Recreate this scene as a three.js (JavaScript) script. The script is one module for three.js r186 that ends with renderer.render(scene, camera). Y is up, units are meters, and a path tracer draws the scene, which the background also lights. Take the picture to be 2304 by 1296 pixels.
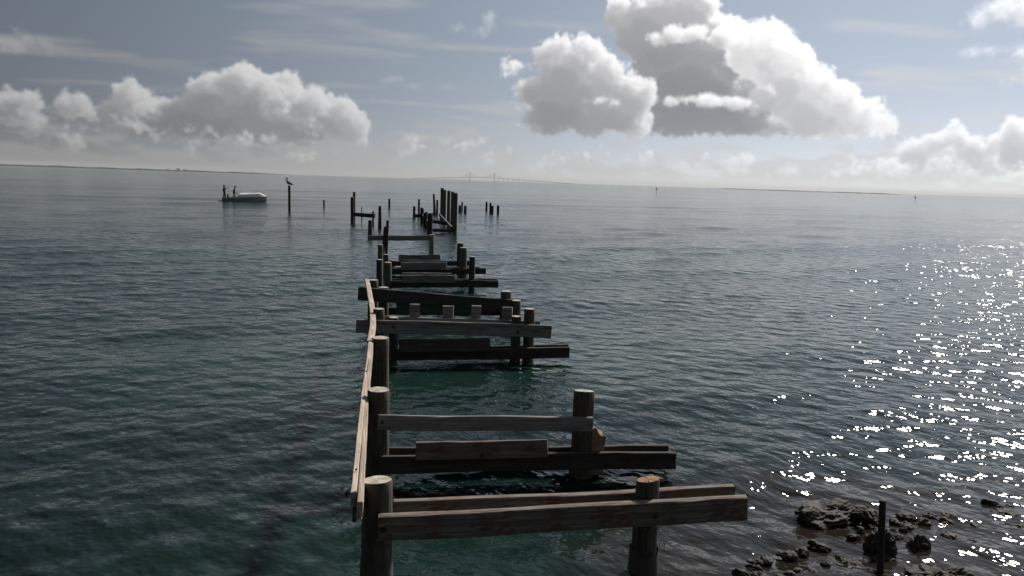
import * as THREE from 'three';
import { mergeGeometries, mergeVertices, toCreasedNormals } from 'three/addons/utils/BufferGeometryUtils.js';
import { MarchingCubes } from 'three/addons/objects/MarchingCubes.js';

// ---------------------------------------------------------------- camera
// Metres, y up. The ruined pier runs out along -z; the camera looks down on it from 3.3 m above the water.
const D2R = Math.PI / 180;
const scene = new THREE.Scene();
const camera = new THREE.PerspectiveCamera(41.73, 16 / 9, 0.1, 60000);
camera.rotation.order = 'YXZ';
camera.rotation.set(-7.99 * D2R, -9.91 * D2R, 1.861 * D2R);
camera.position.set(0, 3.3, 0);

const renderer = new THREE.WebGLRenderer({ antialias: true });
renderer.toneMapping = THREE.LinearToneMapping;
renderer.toneMappingExposure = 1.0;
renderer.shadowMap.enabled = true;

// ---------------------------------------------------------------- sun
const SUN_AZ = 47, SUN_EL = 37;
const sunDir = new THREE.Vector3(Math.sin(SUN_AZ * D2R) * Math.cos(SUN_EL * D2R), Math.sin(SUN_EL * D2R), -Math.cos(SUN_AZ * D2R) * Math.cos(SUN_EL * D2R));
const sun = new THREE.DirectionalLight(new THREE.Color().setRGB(1.0, 0.94, 0.85), 5.0);
sun.position.copy(sunDir).multiplyScalar(60);
sun.target.position.set(2, 0, -12);
sun.position.add(sun.target.position);
sun.castShadow = true; sun.shadow.radius = 13; // a sun veiled by thin haze
sun.shadow.mapSize.set(2048, 2048);
Object.assign(sun.shadow.camera, { left: -30, right: 30, top: 30, bottom: -30, near: 1, far: 150 });
scene.add(sun, sun.target);

// ---------------------------------------------------------------- noise
function rng(seed) { let s = seed | 0; return () => { s = (s + 0x6d2b79f5) | 0; let t = Math.imul(s ^ (s >>> 15), 1 | s); t = (t + Math.imul(t ^ (t >>> 7), 61 | t)) ^ t; return ((t ^ (t >>> 14)) >>> 0) / 4294967296; }; }
function hash2(x, y, s) { let h = Math.imul(x | 0, 374761393) ^ Math.imul(y | 0, 668265263) ^ Math.imul(s | 0, 974634721); h = Math.imul(h ^ (h >>> 13), 1274126177); return ((h ^ (h >>> 16)) >>> 0) / 4294967296; }
function vnoise(x, y, s) {
  const ix = Math.floor(x), iy = Math.floor(y); let fx = x - ix, fy = y - iy; fx = fx * fx * (3 - 2 * fx); fy = fy * fy * (3 - 2 * fy);
  const a = hash2(ix, iy, s), b = hash2(ix + 1, iy, s), c = hash2(ix, iy + 1, s), d = hash2(ix + 1, iy + 1, s);
  return a + (b - a) * fx + (c - a) * fy + (a - b - c + d) * fx * fy;
}
function fbm(x, y, s, n = 4) { let v = 0, a = 0.5, t = 0; for (let i = 0; i < n; i++) { v += a * vnoise(x, y, s + i); t += a; a *= 0.5; x *= 2.03; y *= 2.03; } return v / t; }
const clamp = (v, a = 0, b = 1) => Math.min(b, Math.max(a, v));
const smooth = (a, b, v) => { const t = clamp((v - a) / (b - a)); return t * t * (3 - 2 * t); };

// ---------------------------------------------------------------- sky: air, high thin cloud and cumulus, computed as one equirectangular radiance map
// Cumulus are marched as volumes (angles in degrees: azimuth, elevation, depth) and lit by the sun above, so they hold for any direction.
const CUMULUS = [
  { base: 2.1, k: 0.7, puffs: [[-16.6, 4.4, 1.7, 1.7, 1.7, 0], [-17.4, 3.2, 1.8, 1.8, 1.8, 0], [-15.5, 3.3, 2.7, 1.8, 2.7, 0], [-13.3, 3.5, 2.3, 1.8, 2.3, 0], [-11.6, 5.2, 2.1, 1.7, 2.1, 0], [-11.1, 3.6, 2.7, 2.2, 2.7, 0], [-9.3, 6.1, 2.1, 1.7, 2.1, 0], [-7.8, 5.0, 3.0, 2.4, 3.0, 0], [-6.6, 6.3, 1.2, 1.2, 1.2, 0], [-6.9, 3.5, 3.7, 2.1, 3.7, 0], [-5.1, 4.6, 2.5, 1.8, 2.5, 0], [-3.0, 4.2, 2.0, 1.7, 2.0, 0], [-1.9, 3.5, 1.3, 1.4, 1.4, 0]] },
  { base: 2.7, puffs: [[-23.4, 3.8, 1.2, 1.2, 1.2, 0], [-22.3, 4.0, 1.1, 1.1, 1.1, 0], [-23.0, 3.1, 2.0, 1.0, 2.0, 0]] },
  { base: 3.1, puffs: [[-20.5, 4.1, 0.9, 1.0, 1.0, 0], [-19.5, 4.0, 1.0, 1.0, 1.0, 0], [-20.0, 3.5, 1.5, 0.7, 1.5, 0]] },
  { base: 4.0, k: 1.2, puffs: [[17.2, 12.1, 1.5, 1.7, 1.7, 0], [18.9, 11.2, 2.5, 2.7, 2.7, 0], [20.4, 12.4, 2.3, 2.0, 2.3, 0], [22.4, 12.7, 1.7, 1.7, 1.7, 0], [21.2, 9.1, 3.5, 3.3, 3.7, 0], [23.7, 9.1, 3.5, 3.3, 3.7, 0], [24.6, 6.7, 4.6, 3.0, 5.6, 0], [22.7, 5.0, 5.0, 1.7, 5.0, 0], [28.0, 4.7, 4.6, 1.3, 4.0, 0]] },
  { base: 3.9, k: 0.3, puffs: [[26.3, 9.6, 2.1, 2.2, 2, 2], [27.8, 10.1, 1.6, 1.6, 1.5, 2], [26.6, 10.7, 1.1, 1.1, 1.1, 2], [25.3, 10.2, 1.3, 1.4, 1.3, 2], [28.2, 8.2, 2.0, 2.2, 2, 1], [29.2, 8.9, 1.6, 1.8, 1.8, 1], [29.8, 6.7, 2.6, 2.6, 2.2, 0], [31.2, 7.1, 1.6, 2.0, 2.0, 0], [32.5, 5.8, 1.9, 2.0, 2.0, 0], [33.9, 5.1, 1.7, 1.6, 1.6, 0], [35.0, 4.5, 1.4, 1.2, 1.1, 0], [31, 5.0, 2.6, 1.6, 2, -1], [27.4, 6.3, 1.2, 1.3, 1, -3]] },
  { base: 3.7, k: 0.75, puffs: [[10.0, 8.3, 1.8, 0.8, 1.8, -3], [11.0, 6.7, 1.5, 1.7, 1.7, -3], [12.2, 9.0, 1.5, 1.7, 1.7, -3], [13.2, 9.8, 1.4, 1.3, 1.4, -3], [14.6, 9.5, 1.6, 1.5, 1.6, -3], [13.8, 7.5, 3.0, 2.8, 3.0, -3], [13.4, 5.1, 3.7, 2.0, 3.7, -3], [16.5, 7.9, 2.0, 1.7, 2.0, -3], [17.5, 6.5, 2.5, 2.3, 2.5, -3], [17.0, 4.7, 3.0, 1.7, 3.0, -3], [19.1, 7.3, 1.3, 0.9, 1.3, -3]] },
  { base: 9.7, small: 1, puffs: [[19.9, 10.5, 0.9, 0.7, 0.9, -6.3], [21.1, 10.8, 1.3, 0.8, 1.3, -6.3], [22.5, 10.8, 1.5, 0.9, 1.5, -6.3], [24.2, 10.5, 1.3, 0.9, 1.3, -6.3], [25.3, 10.1, 1.1, 0.6, 1.1, -6.3]] },
  { base: 5.5, small: 1, puffs: [[21.2, 6.1, 0.9, 0.4, 0.9, -7.3], [22.3, 6.3, 1.1, 0.5, 1.1, -7.3], [23.9, 6.2, 2.0, 0.7, 2.0, -7.3], [25.6, 6.0, 1.6, 0.6, 1.6, -7.3], [27.0, 5.8, 0.9, 0.3, 0.9, -7.3]] },
  { base: 5.7, small: 1, puffs: [[15.9, 6.1, 1.0, 0.5, 1.0, -6.3], [17.1, 5.9, 0.9, 0.4, 0.9, -6.3]] },
  { base: 1.0, k: 1.0, puffs: [[37.3, 2.7, 1.7, 1.3, 1.7, 0], [38.3, 3.2, 1.3, 1.1, 1.3, 0], [39.5, 3.6, 1.1, 1.1, 1.1, 0], [39.5, 4.4, 0.7, 0.7, 0.7, 0], [40.6, 2.9, 1.5, 1.3, 1.5, 0], [41.8, 3.2, 1.1, 1.2, 1.2, 0], [42.5, 4.3, 1.0, 1.0, 1.0, 0], [43.0, 2.9, 1.7, 1.7, 1.7, 0], [35.8, 2.0, 1.8, 0.8, 1.7, 0], [38.2, 1.9, 2.4, 1.1, 2, 0], [41, 1.9, 2.4, 1.1, 2, 0], [43.6, 2.0, 2.2, 1.2, 2, 0], [46, 2.4, 2, 1.5, 2, 0], [34, 1.7, 1.4, 0.6, 1.5, 0]] },
  { base: 1.7, wisp: 0.5, puffs: [[0, 2.6, 1.3, 0.8, 1.3, 0], [2.2, 2.8, 2.0, 0.9, 2.0, 0], [4.5, 2.7, 1.7, 0.7, 1.7, 0], [6.5, 2.5, 1.7, 0.5, 1.7, 0]] },
  { base: 9.4, wisp: 0.8, puffs: [[40.3, 11.0, 1.3, 0.9, 1.3, 0], [41.4, 11.4, 2.0, 1.3, 2.0, 0], [42.3, 11.1, 1.7, 1.2, 1.7, 0], [44, 11.3, 2.2, 1.2, 1.7, 0]] },
  { base: 6.6, wisp: 0.7, puffs: [[39.5, 9.0, 1.3, 0.4, 1.3, 0], [40.9, 9.0, 2.0, 0.6, 2.0, 0], [42.4, 8.8, 1.7, 0.7, 1.7, 0], [41.6, 7.7, 1.3, 0.5, 1.3, 0], [42.5, 7.3, 1.7, 0.5, 1.7, 0], [44.2, 8.4, 2, 0.8, 2, 0]] },
  { base: 9.6, wisp: 0.7, puffs: [[5.7, 10.9, 1.0, 0.6, 1.0, 0], [6.8, 10.7, 1.1, 0.7, 1.1, 0], [7.6, 11.5, 0.7, 0.9, 0.9, 0]] },
  { base: 6.2, wisp: 0.75, puffs: [[-0.9, 7.3, 1.5, 0.35, 1, 0], [0.6, 7.1, 1.6, 0.4, 1, 0], [2.2, 6.7, 2.2, 0.3, 1, 0], [4.2, 6.7, 2.2, 0.3, 1, 0]] },
  { base: 4.9, wisp: 0.5, puffs: [[-0.2, 5.6, 1.8, 0.35, 1, 0], [1.8, 5.4, 1.8, 0.3, 1, 0]] },
  { base: 6.4, wisp: 0.6, puffs: [[-23.3, 7.6, 2.3, 1.0, 2.3, 0], [-21.7, 7.7, 1.7, 0.7, 1.7, 0], [-25, 7.8, 2, 1.2, 2, 0]] },
];
{ // hazy little cumulus low over the horizon, then the same kind of cumulus all the way round
  const r = rng(77);
  for (let a = -180; a < 180; a += 1.8 + 2.6 * r()) { const b = 0.7 + 1.3 * r(), puffs = []; for (let i = 0; i < 5; i++) puffs.push([a + (r() - 0.5) * 4.5, b + 0.35 + 0.7 * r(), 0.6 + 1.1 * r(), 0.35 + 0.5 * r(), 0.9, 0]); CUMULUS.push({ base: b, wisp: 1.1 + 0.7 * r(), low: 1, puffs }); }
  for (let a = 58; a < 326; a += 9 + 10 * r()) {
    const base = 1.5 + 3 * r(), size = 1.2 + 2.2 * r(), puffs = [], n = 5 + Math.floor(8 * r());
    for (let i = 0; i < n; i++) { const u = r() * 2 - 1, k = size * (0.5 + 0.6 * r()); puffs.push([a + u * size * 2.4, base + 0.6 * size + (1 - Math.abs(u)) * size * 1.5 * r(), k, k * 0.85, k, 0]); }
    CUMULUS.push({ base, puffs });
  }
}
function makeSky() {
  const W = 4096, H = 2048, px = new Float32Array(W * H * 4), N = 64, vol = new Float32Array(N * N * N), r = rng(5);
  for (const [cells, wgt] of [[4, 0.55], [8, 0.3], [16, 0.15]]) { // tiling cellular noise, one at the middle of each billow
    const pts = new Float32Array(cells ** 3 * 3); for (let i = 0; i < pts.length; i++) pts[i] = r();
    for (let z = 0, k = 0; z < N; z++) for (let y = 0; y < N; y++) for (let x = 0; x < N; x++, k++) {
      const X = x / N * cells, Y = y / N * cells, Z = z / N * cells, ix = X | 0, iy = Y | 0, iz = Z | 0; let best = 9;
      for (let a = -1; a < 2; a++) for (let b = -1; b < 2; b++) for (let c = -1; c < 2; c++) {
        const q = 3 * ((((iz + c + cells) % cells) * cells + (iy + b + cells) % cells) * cells + (ix + a + cells) % cells);
        const dx = ix + a + pts[q] - X, dy = iy + b + pts[q + 1] - Y, dz = iz + c + pts[q + 2] - Z, d = dx * dx + dy * dy + dz * dz; if (d < best) best = d;
      }
      vol[k] += wgt * (1 - Math.min(1, Math.sqrt(best)));
    }
  }
  const M = N - 1;
  const tri = (x, y, z) => {
    const xf = Math.floor(x), yf = Math.floor(y), zf = Math.floor(z), fx = x - xf, fy = y - yf, fz = z - zf, x0 = xf & M, x1 = (xf + 1) & M, y0 = (yf & M) * N, y1 = ((yf + 1) & M) * N, z0 = (zf & M) * N * N, z1 = ((zf + 1) & M) * N * N;
    const a = vol[x0 + y0 + z0], b = vol[x1 + y0 + z0], c = vol[x0 + y1 + z0], d = vol[x1 + y1 + z0], e = vol[x0 + y0 + z1], f = vol[x1 + y0 + z1], g = vol[x0 + y1 + z1], h = vol[x1 + y1 + z1];
    const p = a + (b - a) * fx, q = c + (d - c) * fx, s = e + (f - e) * fx, t = g + (h - g) * fx, u = p + (q - p) * fy, v = s + (t - s) * fy; return u + (v - u) * fz;
  };
  const gammaOf = (az, el) => Math.acos(clamp(Math.sin(el * D2R) * Math.sin(SUN_EL * D2R) + Math.cos(el * D2R) * Math.cos(SUN_EL * D2R) * Math.cos((az - SUN_AZ) * D2R), -1, 1)) / D2R;
  const air = (az, el, out) => {
    const g = gammaOf(az, el), L = 0.57 * Math.exp(-g * g / 3100) + 0.4 * Math.exp(-g / 9) + 0.04, n = Math.exp(-g / 40), hz = Math.exp(-el / 5);
    const k = L * (1 + hz * (1.9 * Math.exp(-g * g / 4200) - 0.32)) * (0.4 + 0.6 * Math.exp(-el / 24)) * 1.22;
    out[0] = k * ((0.75 + 0.2 * n) * (1 - hz) + 1.0 * hz); out[1] = k * ((0.99 + 0.01 * n) * (1 - hz) + 1.0 * hz); out[2] = k * ((1.29 - 0.12 * n) * (1 - hz) + 0.97 * hz); return g;
  };
  const sums = new Float64Array(4), c = [0, 0, 0];
  for (let y = 0; y < H; y++) for (let x = 0; x < W; x++) {
    const el = ((y + 0.5) / H - 0.5) * 180, k = (y * W + x) * 4; px[k + 3] = 1;
    if (el < 0) { px[k] = 0.07; px[k + 1] = 0.08; px[k + 2] = 0.09; continue; }
    const th = ((x + 0.5) / W - 0.5) * 2 * Math.PI, dx = Math.cos(th), dz = Math.sin(th), az = Math.atan2(dx, -dz) / D2R;
    const g = air(az, el, c);
    // high thin streaks on a layer seen at a slant
    const t = 1 / (Math.sin(el * D2R) + 0.05), X = dx * t, Z = dz * t;
    let s = fbm(X * 1.1 + 0.9 * fbm(X * 1.3, Z * 1.3, 31, 3), Z * 2.6 + 7, 11, 5), v = smooth(0.52, 0.82, s) * 0.62 * smooth(1.5, 6, el) * (0.35 + 0.65 * Math.exp(-el / 25));
    const lit = 0.17 + 0.75 * Math.exp(-g * g / 3000);
    if (el < 7) { // a far bank of small hazy cumulus low over the sea, all round
      const q = fbm(dx * 19 + 3 + 0.5 * el, dz * 19 - 0.9 * el, 91, 5) * 0.75 + 0.25 * vnoise(dx * 60, dz * 60 + el * 3, 95), e = smooth(0.40, 0.60, q + 0.10 * (2.2 - el)) * smooth(0.1, 1.2, el) * 0.62; v = v + (e - v * e);
    }
    px[k] = c[0] + (lit * 1.0 - c[0]) * v; px[k + 1] = c[1] + (lit * 0.99 - c[1]) * v; px[k + 2] = c[2] + (lit * 0.98 - c[2]) * v;
  }
  const S = N / 7; // noise tile spans 7 degrees
  for (const cloud of CUMULUS) {
    const P = cloud.puffs, n = P.length, wisp = cloud.wisp || 0;
    let a0 = 1e9, a1 = -1e9, e1 = -1e9, d0 = 1e9, d1 = -1e9;
    for (const p of P) { a0 = Math.min(a0, p[0] - p[2]); a1 = Math.max(a1, p[0] + p[2]); e1 = Math.max(e1, p[1] + p[3]); d0 = Math.min(d0, p[5] - p[4]); d1 = Math.max(d1, p[5] + p[4]); }
    a0 -= 0.8; a1 += 0.8; e1 += 0.8; d0 -= 0.4; d1 += 0.4;
    const amp = wisp ? (cloud.base > 4.5 && cloud.base < 6.3 ? 0.7 : 1.5) : cloud.small ? 0.75 : 1.25, soft = wisp ? (cloud.low ? 0.8 : 1.3) : cloud.small ? 0.45 : 0.48;
    const dens = (x, y, z, fine) => {
      let f = -9;
      for (let i = 0; i < n; i++) { const p = P[i], ux = (x - p[0]) / p[2], uy = (y - p[1]) / p[3], uz = (z - p[5]) / p[4], d = (1 - Math.sqrt(ux * ux + uy * uy + uz * uz)) * Math.min(p[2], p[3]) * 1.1; if (d > f) f = d; }
      if (f < -0.9) return 0;
      const q = tri(x * S, y * S * 1.1, z * S), b = (y - cloud.base) * 0.9 + (q - 0.5) * 0.8 + 0.15;
      f = Math.min(f, b) + (q - 0.56) * amp;
      if (fine) f += (tri(x * S * 2.9 + 9, y * S * 2.9, z * S * 2.9) - 0.56) * amp * 0.85 + (tri(x * S * 0.6, y * S * 0.6 + 5, z * S * 0.6) - 0.56) * amp * 0.8 + (tri(x * S * 6.1, y * S * 6.1, z * S * 6.1 + 3) - 0.56) * amp * 0.4;
      return clamp(f / soft) * (wisp || 1);
    };
    const st = 0.2, steps = Math.ceil((d1 - d0) / st), sv = wisp ? (cloud.low ? 2 : 1.1) : cloud.small ? 3 : 4.2, Lst = [0.15, 0.25, 0.4, 0.6, 0.9, 1.4, 2];
    const r0 = Math.max(0, Math.floor((Math.max(0.05, cloud.base - 1.2) / 180 + 0.5) * H)), r1 = Math.ceil((e1 / 180 + 0.5) * H);
    const cols = Math.ceil((a1 - a0) / 360 * W), top = e1 - 0.8;
    for (let y = r0; y <= r1; y++) for (let i = 0; i < cols; i++) {
      const az = a0 + (i + 0.5) * 360 / W, el = ((y + 0.5) / H - 0.5) * 180, th = Math.atan2(-Math.cos(az * D2R), Math.sin(az * D2R));
      const x = ((Math.floor((th / (2 * Math.PI) + 0.5) * W) % W) + W) % W, k = (y * W + x) * 4;
      const da = (SUN_AZ - az) * D2R, lx = Math.sin(da) * Math.cos(SUN_EL * D2R), ly = Math.sin(SUN_EL * D2R), lz = Math.cos(da) * Math.cos(SUN_EL * D2R);
      let T = 1, R = 0, G = 0, B = 0; const g = air(az, el, c);
      const sunS = 0.27 + 1.45 * Math.exp(-g / 32), amb = 0.1 + 0.34 * Math.exp(-g * g / 2400), jit = hash2(x, y, 3) * st;
      for (let s = 0; s < steps && T > 0.02; s++) {
        const z = d0 + jit + s * st, d = dens(az, el, z, true); if (d <= 0) continue;
        let tau = 0, far = 0; for (const l of Lst) { far += l; tau += l * dens(az + lx * far, el + ly * far, z + lz * far, far < 0.9); }
        tau *= 1.8 * (cloud.k || 1);
        const E = (0.56 + 0.95 * Math.exp(-g / 24)) * Math.exp(-tau) + 0.3 * Math.exp(-0.25 * tau) + 0.2 * Math.exp(-0.07 * tau), h = clamp((el - cloud.base) / Math.max(1, top - cloud.base));
        const dt = 1 - Math.exp(-sv * d * st), w = T * dt, l = sunS * E, m = amb * (0.5 + 0.5 * h);
        R += w * (l * 1.0 + m * 1.0); G += w * (l * 0.985 + m * 1.01); B += w * (l * 0.965 + m * 1.08); T *= 1 - dt;
      }
      if (T > 0.995) continue;
      const hz = (cloud.low ? 0.5 : 0.9) * Math.exp(-el / 2.9), A = 1 - T; // the air between
      px[k] = px[k] * T + R * (1 - hz) + A * hz * c[0]; px[k + 1] = px[k + 1] * T + G * (1 - hz) + A * hz * c[1]; px[k + 2] = px[k + 2] * T + B * (1 - hz) + A * hz * c[2];
    }
  }
  const t = new THREE.DataTexture(px, W, H, THREE.RGBAFormat, THREE.FloatType);
  t.mapping = THREE.EquirectangularReflectionMapping; t.magFilter = t.minFilter = THREE.LinearFilter; t.needsUpdate = true;
  return t;
}
scene.background = scene.environment = makeSky();
scene.fog = new THREE.FogExp2(new THREE.Color().setRGB(0.95, 0.96, 0.98), 0.000032);

// ---------------------------------------------------------------- helpers
const taken = new Map();
function numbered(name) { const n = taken.get(name) || 0; taken.set(name, n + 1); return n ? `${name}_${String(n).padStart(3, '0')}` : name; }
function tag(o, label, category, group, kind) { if (label) o.userData.label = label; if (category) o.userData.category = category; if (group) o.userData.group = group; if (kind) o.userData.kind = kind; return o; }
function thing(name, label, category, at = [0, 0, 0], turn = 0, group) { const g = new THREE.Group(); g.name = numbered(name); g.position.set(...at); g.rotation.y = turn; scene.add(g); return tag(g, label, category, group, 'thing'); }
function part(parent, name, geo, mat, label) { const m = new THREE.Mesh(geo, mat); m.name = name; m.castShadow = m.receiveShadow = true; parent.add(m); if (label) m.userData.label = label; return m; }
function single(name, label, category, geo, mat, group, at) { const m = new THREE.Mesh(geo, mat); m.name = numbered(name); m.castShadow = m.receiveShadow = true; if (at) m.position.set(...at); scene.add(m); return tag(m, label, category, group, 'thing'); }
function structure(name, label, geo, mat) { const m = new THREE.Mesh(geo, mat); m.name = numbered(name); m.receiveShadow = true; scene.add(m); return tag(m, label, undefined, undefined, 'structure'); }
const lin = (r, g, b) => new THREE.Color().setRGB(r, g, b);
const toS = (v) => { v = clamp(v); return 255 * (v <= 0.0031308 ? 12.92 * v : 1.055 * v ** (1 / 2.4) - 0.055); };

// weathered timber: grain runs along u (1 m a tile), v across (0.5 m a tile)
function timberMaps(seed, base, dark, pale, stain) {
  const W = 512, H = 512, col = new Uint8Array(W * H * 4), bmp = new Uint8Array(W * H * 4);
  const wrapN = (u, v, fu, fv, s) => { // tiling value noise
    const x = u * fu, y = v * fv, ix = Math.floor(x), iy = Math.floor(y); let fx = x - ix, fy = y - iy; fx = fx * fx * (3 - 2 * fx); fy = fy * fy * (3 - 2 * fy);
    const h = (a, b) => hash2(((a % fu) + fu) % fu, ((b % fv) + fv) % fv, s), a = h(ix, iy), b = h(ix + 1, iy), c = h(ix, iy + 1), d = h(ix + 1, iy + 1);
    return a + (b - a) * fx + (c - a) * fy + (a - b - c + d) * fx * fy;
  };
  for (let y = 0; y < H; y++) for (let x = 0; x < W; x++) {
    const u = x / W, v0 = y / H, v = v0 + 0.02 * (wrapN(u, v0, 5, 4, seed) - 0.5);
    const vv = ((v % 1) + 1) % 1;
    const grain = 0.5 * wrapN(u, vv, 3, 40, seed + 1) + 0.3 * wrapN(u, vv, 6, 90, seed + 2) + 0.2 * wrapN(u, vv, 24, 160, seed + 3);
    const crack = smooth(0.80, 0.90, wrapN(u, vv, 2, 28, seed + 4)) * smooth(0.45, 0.7, wrapN(u, vv, 3, 64, seed + 5));
    const blot = 0.6 * wrapN(u, v0, 4, 6, seed + 6) + 0.4 * wrapN(u, v0, 13, 17, seed + 7), st = smooth(0.58, 0.78, 0.6 * wrapN(u, v0, 5, 7, seed + 8) + 0.4 * wrapN(u, v0, 21, 27, seed + 9)) * (stain ? 0.8 : 0);
    const k = (y * W + x) * 4;
    for (let i = 0; i < 3; i++) {
      let c = dark[i] + (pale[i] - dark[i]) * smooth(0.2, 0.85, grain); c = c * 0.55 + base[i] * 0.45; c *= 0.7 + 0.6 * blot; if (stain) c = c * (1 - st) + stain[i] * st;
      col[k + i] = toS(c * (1 - 0.8 * crack));
    }
    const b = 255 * clamp(0.75 * grain + 0.25 - 0.6 * crack); bmp[k] = bmp[k + 1] = bmp[k + 2] = b; col[k + 3] = bmp[k + 3] = 255;
  }
  const mk = (d, srgb) => { const t = new THREE.DataTexture(d, W, H); t.wrapS = t.wrapT = THREE.RepeatWrapping; t.magFilter = THREE.LinearFilter; t.minFilter = THREE.LinearMipmapLinearFilter; t.generateMipmaps = true; if (srgb) t.colorSpace = THREE.SRGBColorSpace; t.repeat.set(1, 2); t.needsUpdate = true; return t; };
  return [mk(col, true), mk(bmp, false)];
}
function timber(seed, base, dark, pale, stain, rough = 0.85) { const [map, bumpMap] = timberMaps(seed, base, dark, pale, stain); return new THREE.MeshStandardMaterial({ map, bumpMap, bumpScale: 0.004, roughness: rough }); }
const M = {
  rail: timber(10, [0.414, 0.333, 0.265], [0.230, 0.167, 0.127], [0.598, 0.506, 0.414]),
  beam: timber(20, [0.172, 0.142, 0.118], [0.080, 0.064, 0.052], [0.265, 0.228, 0.196], [0.118, 0.066, 0.042]),
  beamGrey: timber(30, [0.191, 0.178, 0.170], [0.100, 0.091, 0.086], [0.292, 0.278, 0.266]),
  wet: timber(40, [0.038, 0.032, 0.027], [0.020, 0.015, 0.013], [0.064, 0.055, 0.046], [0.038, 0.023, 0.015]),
  pile: timber(50, [0.070, 0.061, 0.048], [0.034, 0.027, 0.020], [0.116, 0.102, 0.082], [0.036, 0.038, 0.022]),
  pileDark: timber(60, [0.048, 0.045, 0.041], [0.024, 0.021, 0.018], [0.083, 0.076, 0.069]),
  pileGreen: timber(70, [0.083, 0.105, 0.078], [0.039, 0.051, 0.038], [0.143, 0.173, 0.132]),
  tan: timber(80, [0.27, 0.20, 0.135], [0.17, 0.115, 0.075], [0.37, 0.29, 0.21]),
  end: timber(90, [0.432, 0.384, 0.324], [0.264, 0.228, 0.180], [0.552, 0.504, 0.432]),
  endOrange: timber(95, [0.30, 0.15, 0.07], [0.18, 0.08, 0.04], [0.40, 0.22, 0.11]),
  crust: new THREE.MeshStandardMaterial({ color: lin(0.075, 0.068, 0.055), roughness: 0.85 }),
  iron: new THREE.MeshStandardMaterial({ color: lin(0.05, 0.035, 0.028), roughness: 0.7, metalness: 0.5 }),
};
const P3 = (a) => new THREE.Vector3(a[0], a[1], a[2]);

// a sawn board: pts is its line (top edge, middle of its thickness), h its depth below, w its thickness
let boardSeed = 1;
function board(pts, w, h, o = {}) {
  const r = rng(1000 + boardSeed++), curve = pts.length > 2 ? new THREE.CatmullRomCurve3(pts.map(P3)) : new THREE.LineCurve3(P3(pts[0]), P3(pts[1])), len = curve.getLength(), n = o.n || Math.max(6, Math.ceil(len / 0.18));
  const c = o.chamfer ?? Math.min(0.008, w * 0.15), prof = [[-w / 2 + c, 0], [w / 2 - c, 0], [w / 2, -c], [w / 2, -h + c], [w / 2 - c, -h], [-w / 2 + c, -h], [-w / 2, -h + c], [-w / 2, -c]], m = prof.length;
  const pos = [], uv = [], idx = [], uo = r() * 5, vo = r() * 3, ph = r() * 9, amp = o.warp ?? 0.006; let per = [0]; for (let i = 0; i < m; i++) { const a = prof[i], b = prof[(i + 1) % m]; per.push(per[i] + Math.hypot(a[0] - b[0], a[1] - b[1])); }
  for (let i = 0; i <= n; i++) {
    const t = i / n, p = curve.getPoint(t), tg = curve.getTangent(t), side = new THREE.Vector3(-tg.z, 0, tg.x).normalize(), up = new THREE.Vector3().crossVectors(side, tg).normalize(); if (up.y < 0) up.negate();
    const wy = amp * (Math.sin(ph + t * len * 1.7) + 0.5 * Math.sin(ph * 2 + t * len * 4.1)), wx = amp * 0.7 * Math.sin(ph * 3 + t * len * 1.3), tw = amp * 2 * Math.sin(ph + t * 3);
    for (let j = 0; j <= m; j++) {
      const [a, b] = prof[j % m], jj = 0.0035 * (vnoise(t * len * 9, (j % m) * 3.7, boardSeed) - 0.5) * 2, e = (i === 0 || i === n) ? (hash2(j % m, i, boardSeed) - 0.5) * 0.03 : 0;
      const q = p.clone().addScaledVector(side, a + wx + jj + tw * b).addScaledVector(up, b + wy + jj).addScaledVector(tg, e);
      pos.push(q.x, q.y, q.z); uv.push(uo + t * len, vo + per[j]);
    }
  }
  for (let i = 0; i < n; i++) for (let j = 0; j < m; j++) { const a = i * (m + 1) + j, b = a + m + 1; idx.push(a, a + 1, b, a + 1, b + 1, b); }
  for (const i of [0, n]) { const s = pos.length / 3; for (let j = 0; j < m; j++) { const k = (i * (m + 1) + j) * 3; pos.push(pos[k], pos[k + 1], pos[k + 2]); uv.push(uo + prof[j][0] * 0.4, vo + prof[j][1]); } for (let j = 1; j < m - 1; j++) i ? idx.push(s, s + j, s + j + 1) : idx.push(s, s + j + 1, s + j); }
  const g = new THREE.BufferGeometry(); g.setAttribute('position', new THREE.Float32BufferAttribute(pos, 3)); g.setAttribute('uv', new THREE.Float32BufferAttribute(uv, 2)); g.setIndex(idx);
  return toCreasedNormals(g, 0.5);
}
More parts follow.
